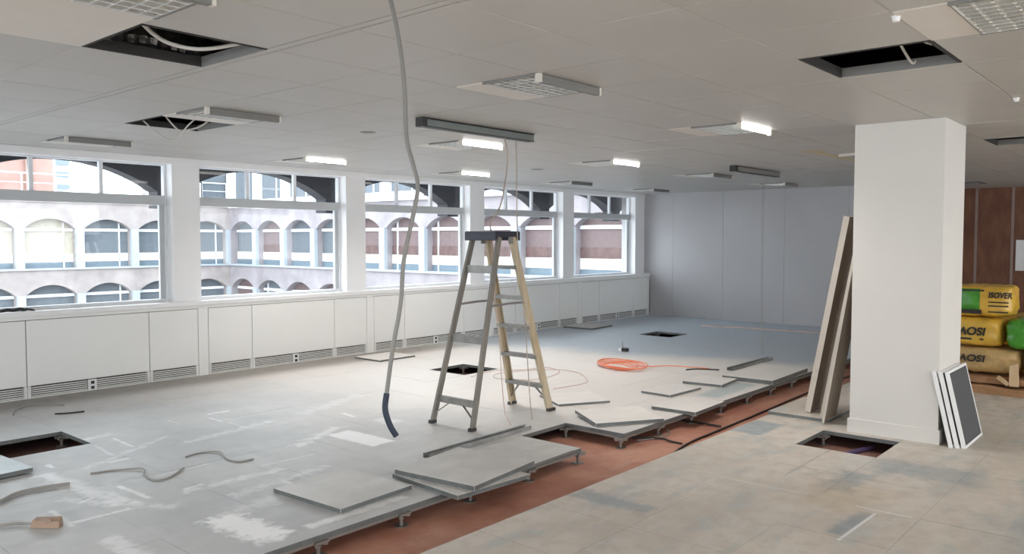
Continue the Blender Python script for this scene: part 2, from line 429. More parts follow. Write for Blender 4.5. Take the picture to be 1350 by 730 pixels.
# cell id: (module index, column 0-3, row) ; rows count from y = 1.05
openings = {(2,3,4), (3,1,8), (4,0,99), (3,3,0), (5,2,0), (8,0,3)}
fits = {}
def cellx(mi, c): return mods[mi] + .012 + .64*c
lit_spec = [  # module, column, row, lit, label
    (3,2,3,0,'grey-ended louvred ceiling light nearest the camera, in front of the hanging tray'),
    (3,1,7,0,'unlit louvred ceiling light beside the ceiling gap with trailing wires'),
    (3,1,11,0,'unlit ceiling light with grey end bar above the leftmost window'),
    (4,1,7,1,'lit ceiling light with bright end bar just behind the hanging tray'),
    (4,1,11,1,'lit ceiling light over the second window from the left'),
    (5,1,11,1,'small lit ceiling light over the third window, left of the hanging wires'),
    (4,2,3,1,'lit louvred ceiling light left of the white column'),
    (5,1,7,1,'lit ceiling light in the middle of the ceiling, right of the ladder'),
    (6,1,11,0,'unlit ceiling light with dark end bar above the fourth and fifth windows'),
    (7,1,11,0,'unlit ceiling light over the corner of the grey far wall and the windows'),
    (6,1,7,0,'unlit ceiling light just beyond the small hanging tray'),
    (7,1,7,0,'farthest unlit ceiling light in front of the grey far wall'),
    (3,2,-1,0,'large louvred ceiling light at the top right, next to the white column gap'),
    (2,2,3,0,'louvred ceiling light at the top left beside the gap showing foil duct'),
]
for s_ in lit_spec: fits[(s_[0], s_[1], s_[2])] = s_
long_rows = {(2,2,4)}                       # the top-left light covers two cells
cc = []
for mi in range(len(mods)):
    for c in range(4):
        for r in range(-13, 13):
            k = (mi, c, r)
            if k in openings or k in fits or k in long_rows: continue
            x0 = cellx(mi, c); y0 = cy(r); y1 = min(y0 + CP, YW)
            if x0 > 17.6 or (x0 > XF - .2 and y0 > 3.6): continue
            x1 = x0 + .64
            if y0 > 3.6: x1 = min(x1, XF)
            if y1 - y0 < .03: continue
            cc.append((x0, x1, y0, y1))
rk = sorted(((seen(*c, H) or 999, c) for c in cc), key=lambda a: a[0])
tmesh = {}; rest = MB()
for k, (d, (x0, x1, y0, y1)) in enumerate(rk):
    g = .0015
    if k < 230 and d < 11:
        key = (round(x1-x0, 3), round(y1-y0, 3))
        if key not in tmesh:
            a, b = x1-x0, y1-y0
            v = [(g,g,.004),(a-g,g,.004),(a-g,b-g,.004),(g,b-g,.004),(g+.005,g+.005,0),(a-g-.005,g+.005,0),(a-g-.005,b-g-.005,0),(g+.005,b-g-.005,0),(g,g,.02),(a-g,g,.02),(a-g,b-g,.02),(g,b-g,.02)]
            f = [(4,7,6,5),(0,4,5,1),(1,5,6,2),(2,6,7,3),(3,7,4,0),(0,1,9,8),(1,2,10,9),(2,3,11,10),(3,0,8,11),(8,9,10,11)]
            tmesh[key] = MB().add(v, f).mesh('ceiling_tile', M['ceil'])
        inst('ceiling_tile', tmesh[key], ceiling, (x0, y0, H + random.uniform(-.0008, .0008)))
    else: rest.box(x0+g, x1-g, y0+g, y1-g, H, H+.02)
o = rest.build('distant_ceiling_tiles', M['ceil'], ceiling); o['kind'] = 'stuff'
# module joints: narrow closing strips and recessed grid bars
for mi, x in enumerate(mods):
    ymax = YW if x < XF else 3.6
    js = MB(); jb = MB()
    js.box(x - .046, x - .0005, -7, ymax, H+.0005, H+.018)
    jb.box(x - .02, x + .03, -7, ymax, H+.0205, H+.035)
    js.build('closing_strip', M['ceil'], ceiling); jb.build('grid_bar', M['ceil_edge'], ceiling)
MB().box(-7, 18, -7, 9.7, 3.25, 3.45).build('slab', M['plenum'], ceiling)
def opening_frame(mi, c, r):
    x0 = cellx(mi, c); y0 = cy(r); x1, y1 = x0+.64, y0+CP; t = .016; h = .05
    for q in ((x0, x1, y0, y0+t), (x0, x1, y1-t, y1), (x0, x0+t, y0+t, y1-t)): MB().box(*q, H-.002, H+h).build('opening_frame', M['plenum'], ceiling)  # shade painted on these three sides, only the lit side stays grey
    MB().box(x1-t, x1, y0+t, y1-t, H-.002, H+h).build('opening_frame', M['ceil_frame'], ceiling)
for q in ((2,3,4), (3,1,8), (3,3,0), (5,2,0), (8,0,3)): opening_frame(*q)

def ceiling_light(mi, c, r, lit, label):
    x0, y0 = cellx(mi, c), cy(r); long = (mi, c, r) == (2,2,3)
    Lx, Ly = .64, CP*(2 if long else 1); split = .48 if long else .42
    if (mi, c, r) == (3,2,-1): split = .43
    t = thing('ceiling_light', label, 'ceiling light', (x0, y0, H), 'recessed ceiling lights')
    MB().box(.004, Lx-.004, .004, Ly-.004, .015, .12).build('housing', M['lightwhite'], t)
    f = MB(); f.box(.004, Lx-.004, split, Ly-.004, -.004, .014).build('blank_panel', M['lightwhite'], t, bevel=.002)
    rim = MB(); rim.box(.004, .02, .004, split, -.012, .014).box(Lx-.02, Lx-.004, .004, split, -.012, .014).box(.02, Lx-.02, split-.012, split-.001, -.008, .014)
    rim.build('rim', M['ceil_frame'], t)
    MB().box(.02, Lx-.02, .02, split-.012, .009, .013).build('reflector', M['louvreback'], t)
    lv = MB(); nx, ny = 9, 6
    for k in range(nx+1):
        x = .022 + (Lx-.044)*k/nx; lv.box(x-.0022, x+.0022, .02, split-.012, -.011, .009)
    for k in range(ny+1):
        y = .022 + (split-.036)*k/ny; lv.box(.02, Lx-.02, y-.006, y+.006, -.009, .008)
    lv.build('louvre', M['louvre'], t)
    if (mi, c, r) not in ((3,2,-1),):
        eb = MB(); eb.box(.03, Lx-.03, -.03, .003, -.04 if lit else -.05, -.002); eb.build('end_bar', M['tube'] if lit else M['bargrey'], t, bevel=.003)
        for q in ((.004, .0295), (Lx-.0295, Lx-.012)): MB().box(*q, -.03, .003, -.05, -.0005).build('end_cap', M['lightwhite'], t)
    if lit:
        ld = bpy.data.lights.new('lamp', 'AREA'); ld.shape = 'RECTANGLE'; ld.size = .5; ld.size_y = .3; ld.energy = 6.5; ld.color = (1, .95, .89); ld.spread = math.radians(125)
        lo = bpy.data.objects.new('lamp', ld); C.objects.link(lo); lo.parent = t; lo.location = (Lx/2, .2, -.014)
    return t
for s_ in lit_spec: ceiling_light(*s_)

# added fill lamps, out of view behind and beside the camera, brighten the room
def fill_lamp(x, y, power, col=(1, .93, .84)):
    t = thing('ceiling_light', 'added fill light behind the camera, out of view', 'ceiling light', (x, y, H), 'added fill lights behind the camera')
    MB().box(-.6, .6, -.3, .3, -.03, -.002).build('housing', M['lightwhite'], t)
    ld = bpy.data.lights.new('lamp', 'AREA'); ld.shape = 'RECTANGLE'; ld.size = 1.1; ld.size_y = .5; ld.energy = power; ld.color = col
    lo = bpy.data.objects.new('lamp', ld); C.objects.link(lo); lo.parent = t; lo.location = (0, 0, -.035)
for (x, y, p) in ((-2.5, 1.5, 42), (-2.5, -2.5, 42), (2.0, -3.2, 36), (6.0, -3.2, 36), (10.0, -3.2, 30), (-2.5, 5.5, 14), (13.5,-3.2,22)):
    fill_lamp(x, y, p)

# ------------------------------------------------------------------ walls
PW, PP, P1 = .345, 2.54, 4.625      # pillar width, pitch, first right pillar
wl = struct('wall_left', 'white window wall with square pillars')
pk = [P1 + PP*k for k in range(-4, 5)]
pmesh = MB().box(0, PW, 0, .22, .86, H).mesh('pillar', M['white'])
for x in pk:
    if x > 14.5: MB().box(0, XF - x, 0, .22, .86, H).build('pillar', M['white'], wl, loc=(x, YW, 0))
    else: inst('pillar', pmesh, wl, (x, YW, 0))
MB().box(-7, XF, YW-.012, YW+.3, H-.075, H).build('head_beam', M['white'], wl)
MB().box(-7, XF, YW+.05, YW+.45, -.125, .86).build('apron', M['white'], wl)
MB().box(-7, XF, YW+.3, YW+.55, H-.05, 3.4).build('lintel', M['fascia'], wl)
# windows
WY = 9.47
bays = [(pk[k-1]+PW, pk[k], k) for k in range(1, 9)]
def portal(name, loc, rot, sx, sy):
    ld = bpy.data.lights.new(name, 'AREA'); ld.shape = 'RECTANGLE'; ld.size = sx; ld.size_y = sy; ld.cycles.is_portal = True
    lo = bpy.data.objects.new(name, ld); C.objects.link(lo); lo.location = loc; lo.rotation_euler = rot
nwin = {3:1, 4:2, 5:3, 6:4, 7:5, 8:5}
for idx, (x0, x1, k) in enumerate(bays):
    wn = struct('window_%d' % (idx+1))
    zb, zr0, zr1, zt = .90, 2.045, 2.155, 2.53
    fr = MB(); fw = .028
    fr.box(x0, x0+fw, WY-.03, WY+.04, zb, zt).box(x1-fw, x1, WY-.03, WY+.04, zb, zt)
    fr.box(x0+fw, x1-fw, WY-.03, WY+.04, zb-.02, zb+.028).box(x0+fw, x1-fw, WY-.03, WY+.04, zt-.02, zt)
    fr.build('frame', M['winframe'], wn)
    MB().box(x0+fw, x1-fw, WY-.05, WY+.05, zr0, zr1).build('rail', M['rail'], wn, bevel=.006)
    cs = MB(); cs.box(x1-fw-.055, x1-fw, WY-.015, WY+.03, zb+.028, zr0).box(x0+fw, x0+fw+.012, WY-.015, WY+.03, zb+.028, zr0); cs.build('casement_stile', M['rail'], wn)
    w3 = (x1-x0-2*fw)/3
    for q in (1, 2):
        xm = x0+fw+w3*q; MB().box(xm-.02, xm+.02, WY-.02, WY+.03, zr1, zt-.02).build('mullion', M['winframe'], wn)
    for q in range(3):
        xa = x0+fw+w3*q+(.02 if q else 0); xb = x0+fw+w3*(q+1)-(.02 if q < 2 else 0)
        MB().add([(xa,WY,zr1),(xb,WY,zr1),(xb,WY,zt-.02),(xa,WY,zt-.02)], [(0,1,2,3)]).build('transom_pane', M['glass'], wn)
    MB().add([(x0+fw+.012,WY,zb+.028),(x1-fw-.055,WY,zb+.028),(x1-fw-.055,WY,zr0),(x0+fw+.012,WY,zr0)], [(0,1,2,3)]).build('pane', M['glass'], wn)
    portal('daylight', ((x0+x1)/2, WY+.06, 1.72), (PI/2, 0, 0), x1-x0, 1.65)
# far wall of grey boards
wf = struct('wall_far', 'grey boarded end wall with faint vertical joints')
ys = [3.7, 5.0, 6.19, 7.46, 8.60, 9.31]
MB().box(XF+.03, XF+.2, 3.7, 9.9, -.125, 3.4).build('backing', M['greywall'], wf)
for a, b in zip(ys[:-1], ys[1:]):
    MB().box(XF, XF+.03, a+.0015, b-.0015, .0, H+.02).build('wall_panel', M['greywall'], wf, bevel=.0015)
MB().box(XF+.2, 17.6, 3.7, 3.85, -.125, 3.4).build('return', M['greywall'], wf)
# brown recess wall
wb = struct('wall_recess', 'red-brown boarded wall with pale battens behind the yellow bags')
XB = 17.5
MB().box(XB+.03, XB+.2, -7, 3.85, -.125, 3.4).build('backing', M['brown'], wb)
yb = [3.7, 3.405, 2.805, 2.205, 1.605, 1.005, .4, -.2]
for a, b in zip(yb[:-1], yb[1:]):
    MB().box(XB, XB+.03, b+.02, a-.02, 0, H+.02).build('wall_panel', M['brown'], wb)
for y in yb[1:]:
    MB().box(XB-.012, XB+.02, y-.022, y+.022, 0, H).build('batten', M['batten'], wb)
# unseen walls behind and right of the camera, openings added for sky light
def window_wall(name, axis, pos, a0, a1, n):
    s = struct(name); b = MB(); wdt = (a1-a0)/n
    def bx(p0, p1, z0, z1):
        if axis == 'x': b.box(pos-.2, pos, p0, p1, z0, z1)
        else: b.box(p0, p1, pos-.2, pos, z0, z1)
    bx(a0, a1, -.125, .9); bx(a0, a1, 2.5, 3.4)
    for k in range(n+1): bx(max(a0, a0+wdt*k-.2), min(a1, a0+wdt*k+.2), .9, 2.5)
    b.build('pier_and_spandrel', M['white'], s)
    for k in range(n):
        m_ = a0+wdt*(k+.5)
        if axis == 'x': portal('daylight', (pos-.1, m_, 1.7), (PI/2, 0, PI/2), wdt-.4, 1.6)
        else: portal('daylight', (m_, pos-.1, 1.7), (PI/2, 0, PI), wdt-.4, 1.6)
window_wall('wall_back', 'x', -6.8, -7, 9.9, 6)
window_wall('wall_right', 'y', -6.8, -6.8, 17.7, 9)

# column
ck = struct('wall_column', 'square off-white column with low skirting right of centre')
CX0, CX1, CY0, CY1 = 7.07, 7.76, 1.605, 2.295
MB().box(CX0, CX1, CY0, CY1, 0, H).build('shaft', M['column'], ck, bevel=.004)
MB().box(CX0-.014, CX1+.014, CY0-.014, CY1+.014, 0, .118).build('skirting', M['column'], ck, bevel=.004)

# ------------------------------------------------------------------ casing under the windows
sill = MB(); sill.box(-7, XF+.09, YC-.012, YC+.09, .848, .9).box(-7, XF, YC+.09, YW+.18, .858, .888)
o = sill.build('trim_1', M['white'], None, bevel=.004); tag(o, 'long white window sill over the perimeter casing', kind='structure')
ordn = {0:'left of the first window', 1:'below the leftmost window', 2:'below the second window from the left', 3:'below the third window behind the ladder',
        4:'below the fourth window right of the ladder', 5:'below the fifth window by the grey wall'}
slat_cache = {}
def grille(parent, x0, x1):
    n = round(x1-x0, 3)
    if n not in slat_cache:
        slat_cache[n] = (MB().box(0, n, 0, .012, 0, .011).mesh('slat', M['grille']), MB().box(0, n, .03, .034, .012, .12).mesh('grille_back', M['dark']))
    b = inst('grille', slat_cache[n][1], parent, (x0, 0, 0))
    for k in range(5): inst('slat', slat_cache[n][0], b, (0, .002, .018 + .0215*k))
def socket(parent, x):
    s = MB().box(x-.045, x+.045, -.012, .006, .004, .122).build('socket_plate', M['white'], parent, bevel=.003)
    for z in (.035, .09): MB().box(x-.018, x+.018, -.016, -.0121, z-.016, z+.016).build('socket_outlet', M['black'], s)
for n in range(0, 6):
    xb = 4.905 + 2.58*(n-2) if n < 2 else 4.905 + 2.56*(n-2)
    xe = 4.905 + 2.56*(n-1) if n >= 1 else xb + 2.58
    if n == 1: xe = 4.905
    xe = min(xe, XF+.09)
    t = thing('perimeter_casing', 'white casing with louvred base ' + ordn[n], 'heater casing', (xb, YC, 0), 'white casings under the windows')
    Lb = xe - xb
    off = .065
    w_ = [(off, .655), (.655, 1.925), (1.925, Lb-off)] if Lb > 2 else [(off, .655), (.655, Lb-.04)]
    # strips at the pillar centre line
    MB().box(0, off-.003, 0, .02, .0, .811).build('cover_strip', M['casing'], t); MB().box(Lb-off+.003, Lb, 0, .02, 0, .811).build('cover_strip', M['casing'], t)
    MB().box(0, Lb, .036, .15, 0, .846).build('body', M['dark'], t)
    MB().box(0, Lb, .0, .03, .812, .846).build('top_rail', M['casing'], t, bevel=.002)
    for (a, b) in w_:
        MB().box(a+.004, b-.004, 0, .034, .13, .806).build('panel', M['casing'], t, bevel=.004)
        for q in (a, b-.035): MB().box(q+.003, q+.032, -.002, .03, .0, .127).build('stile', M['grille'], t)
        MB().box(a+.035, b-.035, 0, .02, 0, .012).build('bottom_rail', M['grille'], t)
        if b - a > 1:
            mid = (a+b)/2; grille(t, a+.036, mid-.05); grille(t, mid+.05, b-.036); socket(t, mid)
        else: grille(t, a+.036, b-.036)
    if n == 5: MB().box(Lb-.02, Lb, .0, .2, 0, .846).build('end_panel', M['casing'], t)

# ------------------------------------------------------------------ own facade outside the glass
of = struct('wall_outside', 'dark arched outer facing seen through the top panes')
def arch_plate(w_, z0, z1, half, spring, rise, d, n=14, zbot=None):
    """plate w_ wide with an arched opening; local x along, y depth"""
    b = MB(); R = (half*half + rise*rise)/(2*rise); zc = spring + rise - R
    zb = z0 if zbot is None else zbot
    xs = [-half + 2*half*k/n for k in range(n+1)]; zs = [zc + math.sqrt(max(0, R*R - x*x)) for x in xs]
    hw = w_/2
    for y in (0, d):
        b.add([(-hw,y,zb),(-half,y,zb),(-half,y,z1),(-hw,y,z1)], [(0,1,2,3)]); b.add([(half,y,zb),(hw,y,zb),(hw,y,z1),(half,y,z1)], [(0,1,2,3)])
        for k in range(n): b.add([(xs[k],y,zs[k]),(xs[k+1],y,zs[k+1]),(xs[k+1],y,z1),(xs[k],y,z1)], [(0,1,2,3)])
    for k in range(n): b.add([(xs[k],0,zs[k]),(xs[k+1],0,zs[k+1]),(xs[k+1],d,zs[k+1]),(xs[k],d,zs[k])], [(0,1,2,3)])
    for x in (-half, half): b.add([(x,0,zb),(x,d,zb),(x,d,spring),(x,0,spring)], [(0,1,2,3)])
    b.add([(-hw,0,z1),(hw,0,z1),(hw,d,z1),(-hw,d,z1)], [(0,1,2,3)])
    for s in (-1, 1):
        b.add([(s*hw,0,zb),(s*half,0,zb),(s*half,d,zb),(s*hw,d,zb)], [(0,1,2,3)])
        b.add([(s*hw,0,zb),(s*hw,d,zb),(s*hw,d,z1),(s*hw,0,z1)], [(0,1,2,3)])
    return b
ap = arch_plate(PP, 2.03, 3.4, 1.12, 2.235, .335, .25).mesh('arch_facing', M['fascia'])
for k in range(9):
    xc = 6.21 + PP*(k-3); inst('arch_facing', ap, of, (xc, 10.0, 0))
MB().box(-7, 23.5, 9.75, 10.5, -8, .55).build('outer_spandrel', M['stone'], of)

# ------------------------------------------------------------------ courtyard
MB().box(-40, 40, 10.5, 90, -8.2, -8).build('trim_2', M['ground']); tag(bpy.data.objects['trim_2'], 'paved courtyard floor below the windows', kind='structure')
BW = 2.6
def facade_meshes(stone):
    d = {}
    d['wall'] = arch_plate(BW, .22, 3.32, 1.13, 2.07, .5, .5, 12).mesh('stone_bay', stone)
    d['ledge'] = MB().box(-BW/2, BW/2, -.1, .4, .17, .25).mesh('ledge', M['pier'])
    d['pier'] = MB().box(-.175, .175, -.1, .1, .25, 2.12).mesh('pier', M['pier'])
    d['glass'] = [MB().box(-1.15, 1.15, .42, .46, .22, 2.66).mesh('window', g) for g in M['farglass']]
    d['band'] = MB().box(-1.12, 1.12, .36, .42, .52, .92).mesh('white_band', M['band'])
    d['bar'] = MB().box(-1.12, 1.12, .34, .42, 1.98, 2.12).mesh('transom_bar', M['winframe'])
    d['low'] = MB().box(-1.14, 1.14, .38, .42, .25, .52).mesh('lower_pane', M['slate'])
    d['dim'] = MB().box(-1.14, 1.14, .39, .42, .92, 1.32).mesh('dark_lower_band', M['farbrown'])  # brown panel darkens the lower part of the window
    d['stile'] = MB().box(-.03, .03, .36, .42, .25, 2.5).mesh('stile', M['winframe'])
    return d
fa, fc = facade_meshes(M['stone']), facade_meshes(M['stoneB'])
def bay(root, d, x, y, rz, lvl, gi):
    z = -3.1*lvl; ex = Vector((math.cos(rz), math.sin(rz), 0))
    inst('stone_bay', d['wall'], root, (x, y, z), rz); inst('ledge', d['ledge'], root, (x, y, z), rz)
    p = Vector((x, y, z)) + ex*BW/2; inst('pier', d['pier'], root, p, rz)
    wn = inst('window', d['glass'][gi], root, (x, y, z), rz)
    inst('white_band', d['band'], wn); inst('lower_pane', d['low'], wn)
    if gi == 2 and lvl == 0: inst('dark_lower_band', d['dim'], wn)
    inst('transom_bar', d['bar'], wn)
    if random.random() < .3: inst('stile', d['stile'], wn, (random.choice((-.75, .7)), 0, 0))
A = thing('courtyard_building', 'pale stone arcaded building facing the windows across the courtyard', 'building', (0,0,0))
YA, XC = 41.0, 23.6
for k in range(0, 10):
    x = XC - BW*(k+.5)
    for lvl in (0, 1, 2): bay(A, fa, x, YA, 0, lvl, (3 if k in (3, 4) else 0) if lvl == 0 else random.choice((0, 0, 2)))
MB().box(-4, XC, YA-.05, YA+.6, 3.32, 3.75).build('parapet', M['stone'], A)
MB().box(-4, 24, YA+.5, YA+12, -8, 3.3).build('body', M['stone'], A)
rl = MB(); rl.box(-4, 24, YA+.2, YA+.24, 4.62, 4.68).box(-4, 24, YA+.2, YA+.23, 4.2, 4.23)
for k in range(20): rl.box(-4+1.45*k, -3.94+1.45*k, YA+.2, YA+.24, 3.75, 4.62)
rl.build('roof_railing', M['winframe'], A)
B = thing('arcaded_wing', 'long arcaded stone wing with rows of arches at right angles to the window wall', 'building', (0,0,0))
for k in range(0, 12):
    y = YA - BW*(k+.5) - .0
    for lvl in (0, 1, 2): bay(B, fc, XC, y, -PI/2, lvl, (random.choice((0, 1, 2)) if k < 4 else random.choice((0, 2, 2))) if k < 6 else 2)
MB().box(XC+.5, XC+12, 9.5, YA-.2, -8, 3.3).build('body', M['stoneB'], B)
MB().box(XC-.18, XC+.6, 9.8, YA-.2, 3.30, 3.42).build('cornice', M['winframe'], B)
ub = MB(); ub.box(XC+.35, XC+6, 9.8, YA-.2, 3.42, 6.4).build('upper_storey', M['stoneB'], B)
up_p = MB().box(XC-.0, XC+.36, -.22, .22, 3.42, 6.3).mesh('upper_pier', M['winframe'])
up_w = MB().box(XC+.28, XC+.34, -1.0, 1.0, 3.6, 5.6).mesh('upper_window', M['farglass'][0])
up_b = MB().box(XC+.22, XC+.28, -1.05, 1.05, 3.46, 3.72).mesh('upper_sill', M['winframe'])
up_h = MB().box(XC+.24, XC+.28, -.03, .03, 3.7, 5.6).mesh('upper_bar', M['winframe'])
for k in range(0, 6):
    y = YA - BW*(k+.5); inst('upper_pier', up_p, B, (0, y+BW/2, 0)); wn = inst('upper_window', up_w, B, (0, y, 0))
    inst('upper_sill', up_b, wn); inst('upper_bar', up_h, wn, (0, -.35, 0))
for x in (21.2, 23.0):
    MB().box(x-.75, x+.75, YA+.35, YA+.42, 3.85, 6.2).build('upper_window', M['farglass'][0], A); MB().box(x-.85, x+.85, YA+.25, YA+.35, 3.7, 3.85).build('upper_sill', M['winframe'], A)
    MB().box(x+.82, x+.98, YA+.2, YA+.42, 3.75, 6.2).build('upper_pier', M['winframe'], A)
MB().box(20.2, 23.9, YA+.43, YA+3, 3.75, 6.6).build('upper_storey', M['stoneB'], A)
MB().box(XC+.2, XC+.34, 11.4, 13.2, 3.45, 5.6).build('boarded_window', M['brown'], B)
rt = thing('brick_tower', 'salmon brick tower block rising over the parapet in the leftmost window', 'building', (0,0,0))
MB().box(15.5, 23.3, 65, 72, -8, 16).build('block', M['redbrick'], rt)
for x in (18.2, 21.4): MB().box(x, x+.5, 64.8, 65, -8, 16).build('pilaster', M['redbrick'], rt)
gt = thing('pale_tower', 'distant pale blue slatted tower beside the brick block', 'building', (0,0,0))
MB().box(29.1, 30.1, 80.5, 83, -8, 22).build('block', M['paleblue'], gt)
for k in range(14): MB().box(29.0, 30.2, 80.3, 80.5, 4+1.1*k, 4.45+1.1*k).build('slat', M['farglass'][1], gt)

# ------------------------------------------------------------------ ladder
lad = thing('step_ladder', 'tall yellowed fibreglass stepladder standing open with dark top cap', 'ladder', (5.48, 4.98, 0))
Yc = .0
def lp(side, s, z):                       # point on a rail; side A (-1) or B (+1), s = -1 / +1 across
    t = z/1.66
    xa = (-.52 + .44*t) if side < 0 else (.57 - .46*t)
    hw = .245 - .085*t
    return Vector((xa, Yc + s*hw, z))
for side, wd in ((-1, .03), (1, .052)):
    for s in (-1, 1):
        b = MB(); a, e = lp(side, s, .02), lp(side, s, 1.66)
        if side < 0: b.bar(a, e, .026, .05, (0,1,0))
        else:
            b.bar(a, e, .008, .075, (0,1,0)); d = (e-a).normalized(); fwd = Vector((1,0,0)); fwd = (fwd - d*fwd.dot(d)).normalized()
            for q in (-.034, .034): b.bar(a+fwd*q+Vector((0,-s*.012,0)), e+fwd*q+Vector((0,-s*.012,0)), .03, .008, (0,1,0))
        b.build('rail', M['fibre' if side > 0 else 'fibre_grey'], lad)
        p = lp(side, s, 0); MB().box(p.x-.035 if side < 0 else p.x-.05, p.x+.035 if side < 0 else p.x+.05, p.y-.02, p.y+.02, 0, .03).build('foot', M['rubber'], lad, bevel=.004)
for z in (.26, .545, .83, 1.11, 1.395):
    a, e = lp(1, -1, z), lp(1, 1, z); b = MB(); b.bar(a+Vector((-.005,0,0)), e+Vector((-.005,0,0)), .085, .008, (1,0,0))
    b.bar(a+Vector((.04,0,-.014)), e+Vector((.04,0,-.014)), .006, .03, (1,0,0)); b.bar(a+Vector((-.045,0,-.014)), e+Vector((-.045,0,-.014)), .006, .03, (1,0,0))
    b.build('step', M['alu'], lad)
for z, h in ((.215, .055), (.755, .07), (1.37, .07)):
    a, e = lp(-1, -1, z), lp(-1, 1, z); b = MB(); b.bar(a, e, .012, h, (1,0,0))
    b.bar(a+Vector((.02,0,h/2-.004)), e+Vector((.02,0,h/2-.004)), .04, .006, (1,0,0)); b.build('cross_bar', M['alu'], lad)
for side, z in ((-1, .195), (1, .245)):
    for s in (-1, 1):
        a = lp(side, s, .085); c = lp(side, s*.35, z); MB().bar(a, c, .02, .006, (1,0,0)).build('brace', M['alu'], lad)
        if side > 0: MB().bar(a+Vector((.03,0,.02)), c+Vector((.04,s*.04,0)), .02, .006, (1,0,0)).build('brace', M['alu'], lad)
for s in (-1, 1):
    a, e = lp(-1, s, 1.05), lp(1, s, 1.06); mid = (a+e)/2 + Vector((0,0,.006))
    sp = MB(); sp.bar(a, mid, .006, .02, (0,1,0)).bar(mid, e, .006, .02, (0,1,0)); sp.build('spreader', M['alu'], lad)
cap = MB(); cap.box(-.15, .17, -.19, .19, 1.665, 1.715).box(-.16, -.15, -.19, .19, 1.63, 1.71).box(.17, .18, -.19, .19, 1.63, 1.71); cap.build('top_cap', M['captop'], lad, bevel=.006)
for s in (-1, 1):
    MB().box(.04, .1, s*.17-.004, s*.17+.004, 1.6, 1.665).build('cap_bracket', M['alu'], lad)

# ------------------------------------------------------------------ loose floor tiles
TS = .6
def loose(name, label, x, y, z, ang, lx=TS, ly=TS, th=.03, tx=0.0, ty=0.0, mat=None):
    t = MB().box(-lx/2, lx/2, -ly/2, ly/2, 0, th, 1, top=0)
    o = t.build(name, [mat or M['loose_pale' if 5.5 < x < 11 else 'loose'], M['tile_edge']], None, bevel=.002)
    o.location = (x, y, z); o.rotation_euler = (math.radians(tx), math.radians(ty), math.radians(ang))
    return tag(o, label, 'floor tile', 'loose floor tiles lying on the floor')
loose('loose_floor_tile', 'loose grey floor tile lying alone nearest the camera, left of the trench', 3.22, 4.24, .0015, 3, .6, .66)
loose('loose_floor_tile', 'lower grey tile of the overlapping pair, skewed out over the trench edge', 3.93, 3.86, .0015, -4, .66, .68)
loose('loose_floor_tile', 'upper grey tile of the overlapping pair at the trench edge', 4.02, 3.90, .0325, 7, .72, .68, .034)
loose('loose_floor_tile', 'grey floor tile between the overlapping pair and the square notch', 4.72, 3.98, .0015, 2, .52, .6, .012)
loose('loose_floor_tile', 'tilted pale floor tile on the trench corner right of the notch', 6.18, 4.05, .014, -32, .66, .5, .032, tx=2)
loose('loose_floor_tile', 'thin pale floor tile lying flat behind the right ladder foot', 6.62, 4.88, .0015, -30, .56, .52, .024)
loose('loose_floor_tile', 'pale floor tile jutting over the trench, middle of the row', 7.06, 3.82, .0015, 2, .64, .46, .034)
loose('loose_floor_tile', 'pale floor tile left of the tile jutting over the trench, set back from it', 7.68, 4.36, .0015, -3, .62, .36, .026)
loose('loose_floor_tile', 'thin pale floor tile beneath the dark strip, before the farthest loose tile', 8.45, 4.30, .0015, 6, .5, .46, .03)
loose('loose_floor_tile', 'large raised pale floor tile at the far end of the trench edge', 9.3, 4.0, .0015, 2, 1.15, .6, .05)
loose('loose_floor_tile', 'loose floor tile by the casing left of the ladder, below the third window', 7.27, 8.6, .0015, 0, .64, .52, .024)
loose('loose_floor_tile', 'loose tile by the casing near the far wall', 12.25, 8.72, .0015, 3, .72, .62, .03)
loose('loose_floor_tile', 'pale blue floor tile at the left edge beside the open floor hole', 1.72, 6.47, .012, 4, .62, .54, .03, mat=M['paleblue_tile'])
loose('loose_floor_tile', 'tan floor tile on the floor under the leaning boards', 7.72, 2.82, .0015, 0, .9, .56, .03, mat=M['floorR'])
def channel(label, a, b, wd=.07, h=.035):
    a, b = Vector(a), Vector(b); d = (b-a); L = d.length; an = math.atan2(d.y, d.x)
    m_ = MB(); m_.box(0, L, -wd/2, wd/2, 0, .003).box(0, L, -wd/2, -wd/2+.003, .003, h).box(0, L, wd/2-.003, wd/2, .003, h).box(0, L, wd/2-.02, wd/2, h, h+.003)
    o = m_.build('steel_channel', M['galv']); o.location = a; o.rotation_euler = (0,0,an)
    return tag(o, label, 'metal strip')
channel('long grey steel channel lying beside the overlapping floor tiles', (4.12, 4.41, .0015), (5.34, 4.43, .0015))
channel('dark steel channel lying behind the large raised far tile', (9.36, 4.5, .0015), (10.6, 4.5, .0015))

# ------------------------------------------------------------------ cables
def cable(label, pts, r, mat, name='cable', cat='cable', sub=6, group=None, n=8):
    o = MB().tube(smooth_path(pts, sub), r, n).build(name, mat, None, smooth=True)
    return tag(o, label, cat, group)
hc = thing('hanging_cable', 'thick grey cable hanging from the ceiling, its end wrapped in blue tape', 'cable', (2.1, 2.41, H))
hp = [(2.41,2.80,2.71),(2.43,2.76,2.51),(2.44,2.74,2.3),(2.44,2.73,2.1),(2.45,2.70,1.98),(2.46,2.68,1.88),(2.44,2.69,1.75),(2.41,2.72,1.55),(2.39,2.72,1.36),(2.36,2.74,1.16),(2.34,2.76,.96),(2.33,2.76,.89),(2.34,2.74,.82),(2.36,2.72,.77)]
hp = [Vector((x*.861, y*.861, 1.65+(z-1.65)*.861)) - Vector((2.1, 2.41, H)) for x, y, z in hp]
hp[0].z = -.03
MB().tube(smooth_path([Vector((-.035,.012,.0))] + hp[:12], 6), .0086, 10).build('sheath', M['cable_h'], hc, smooth=True)
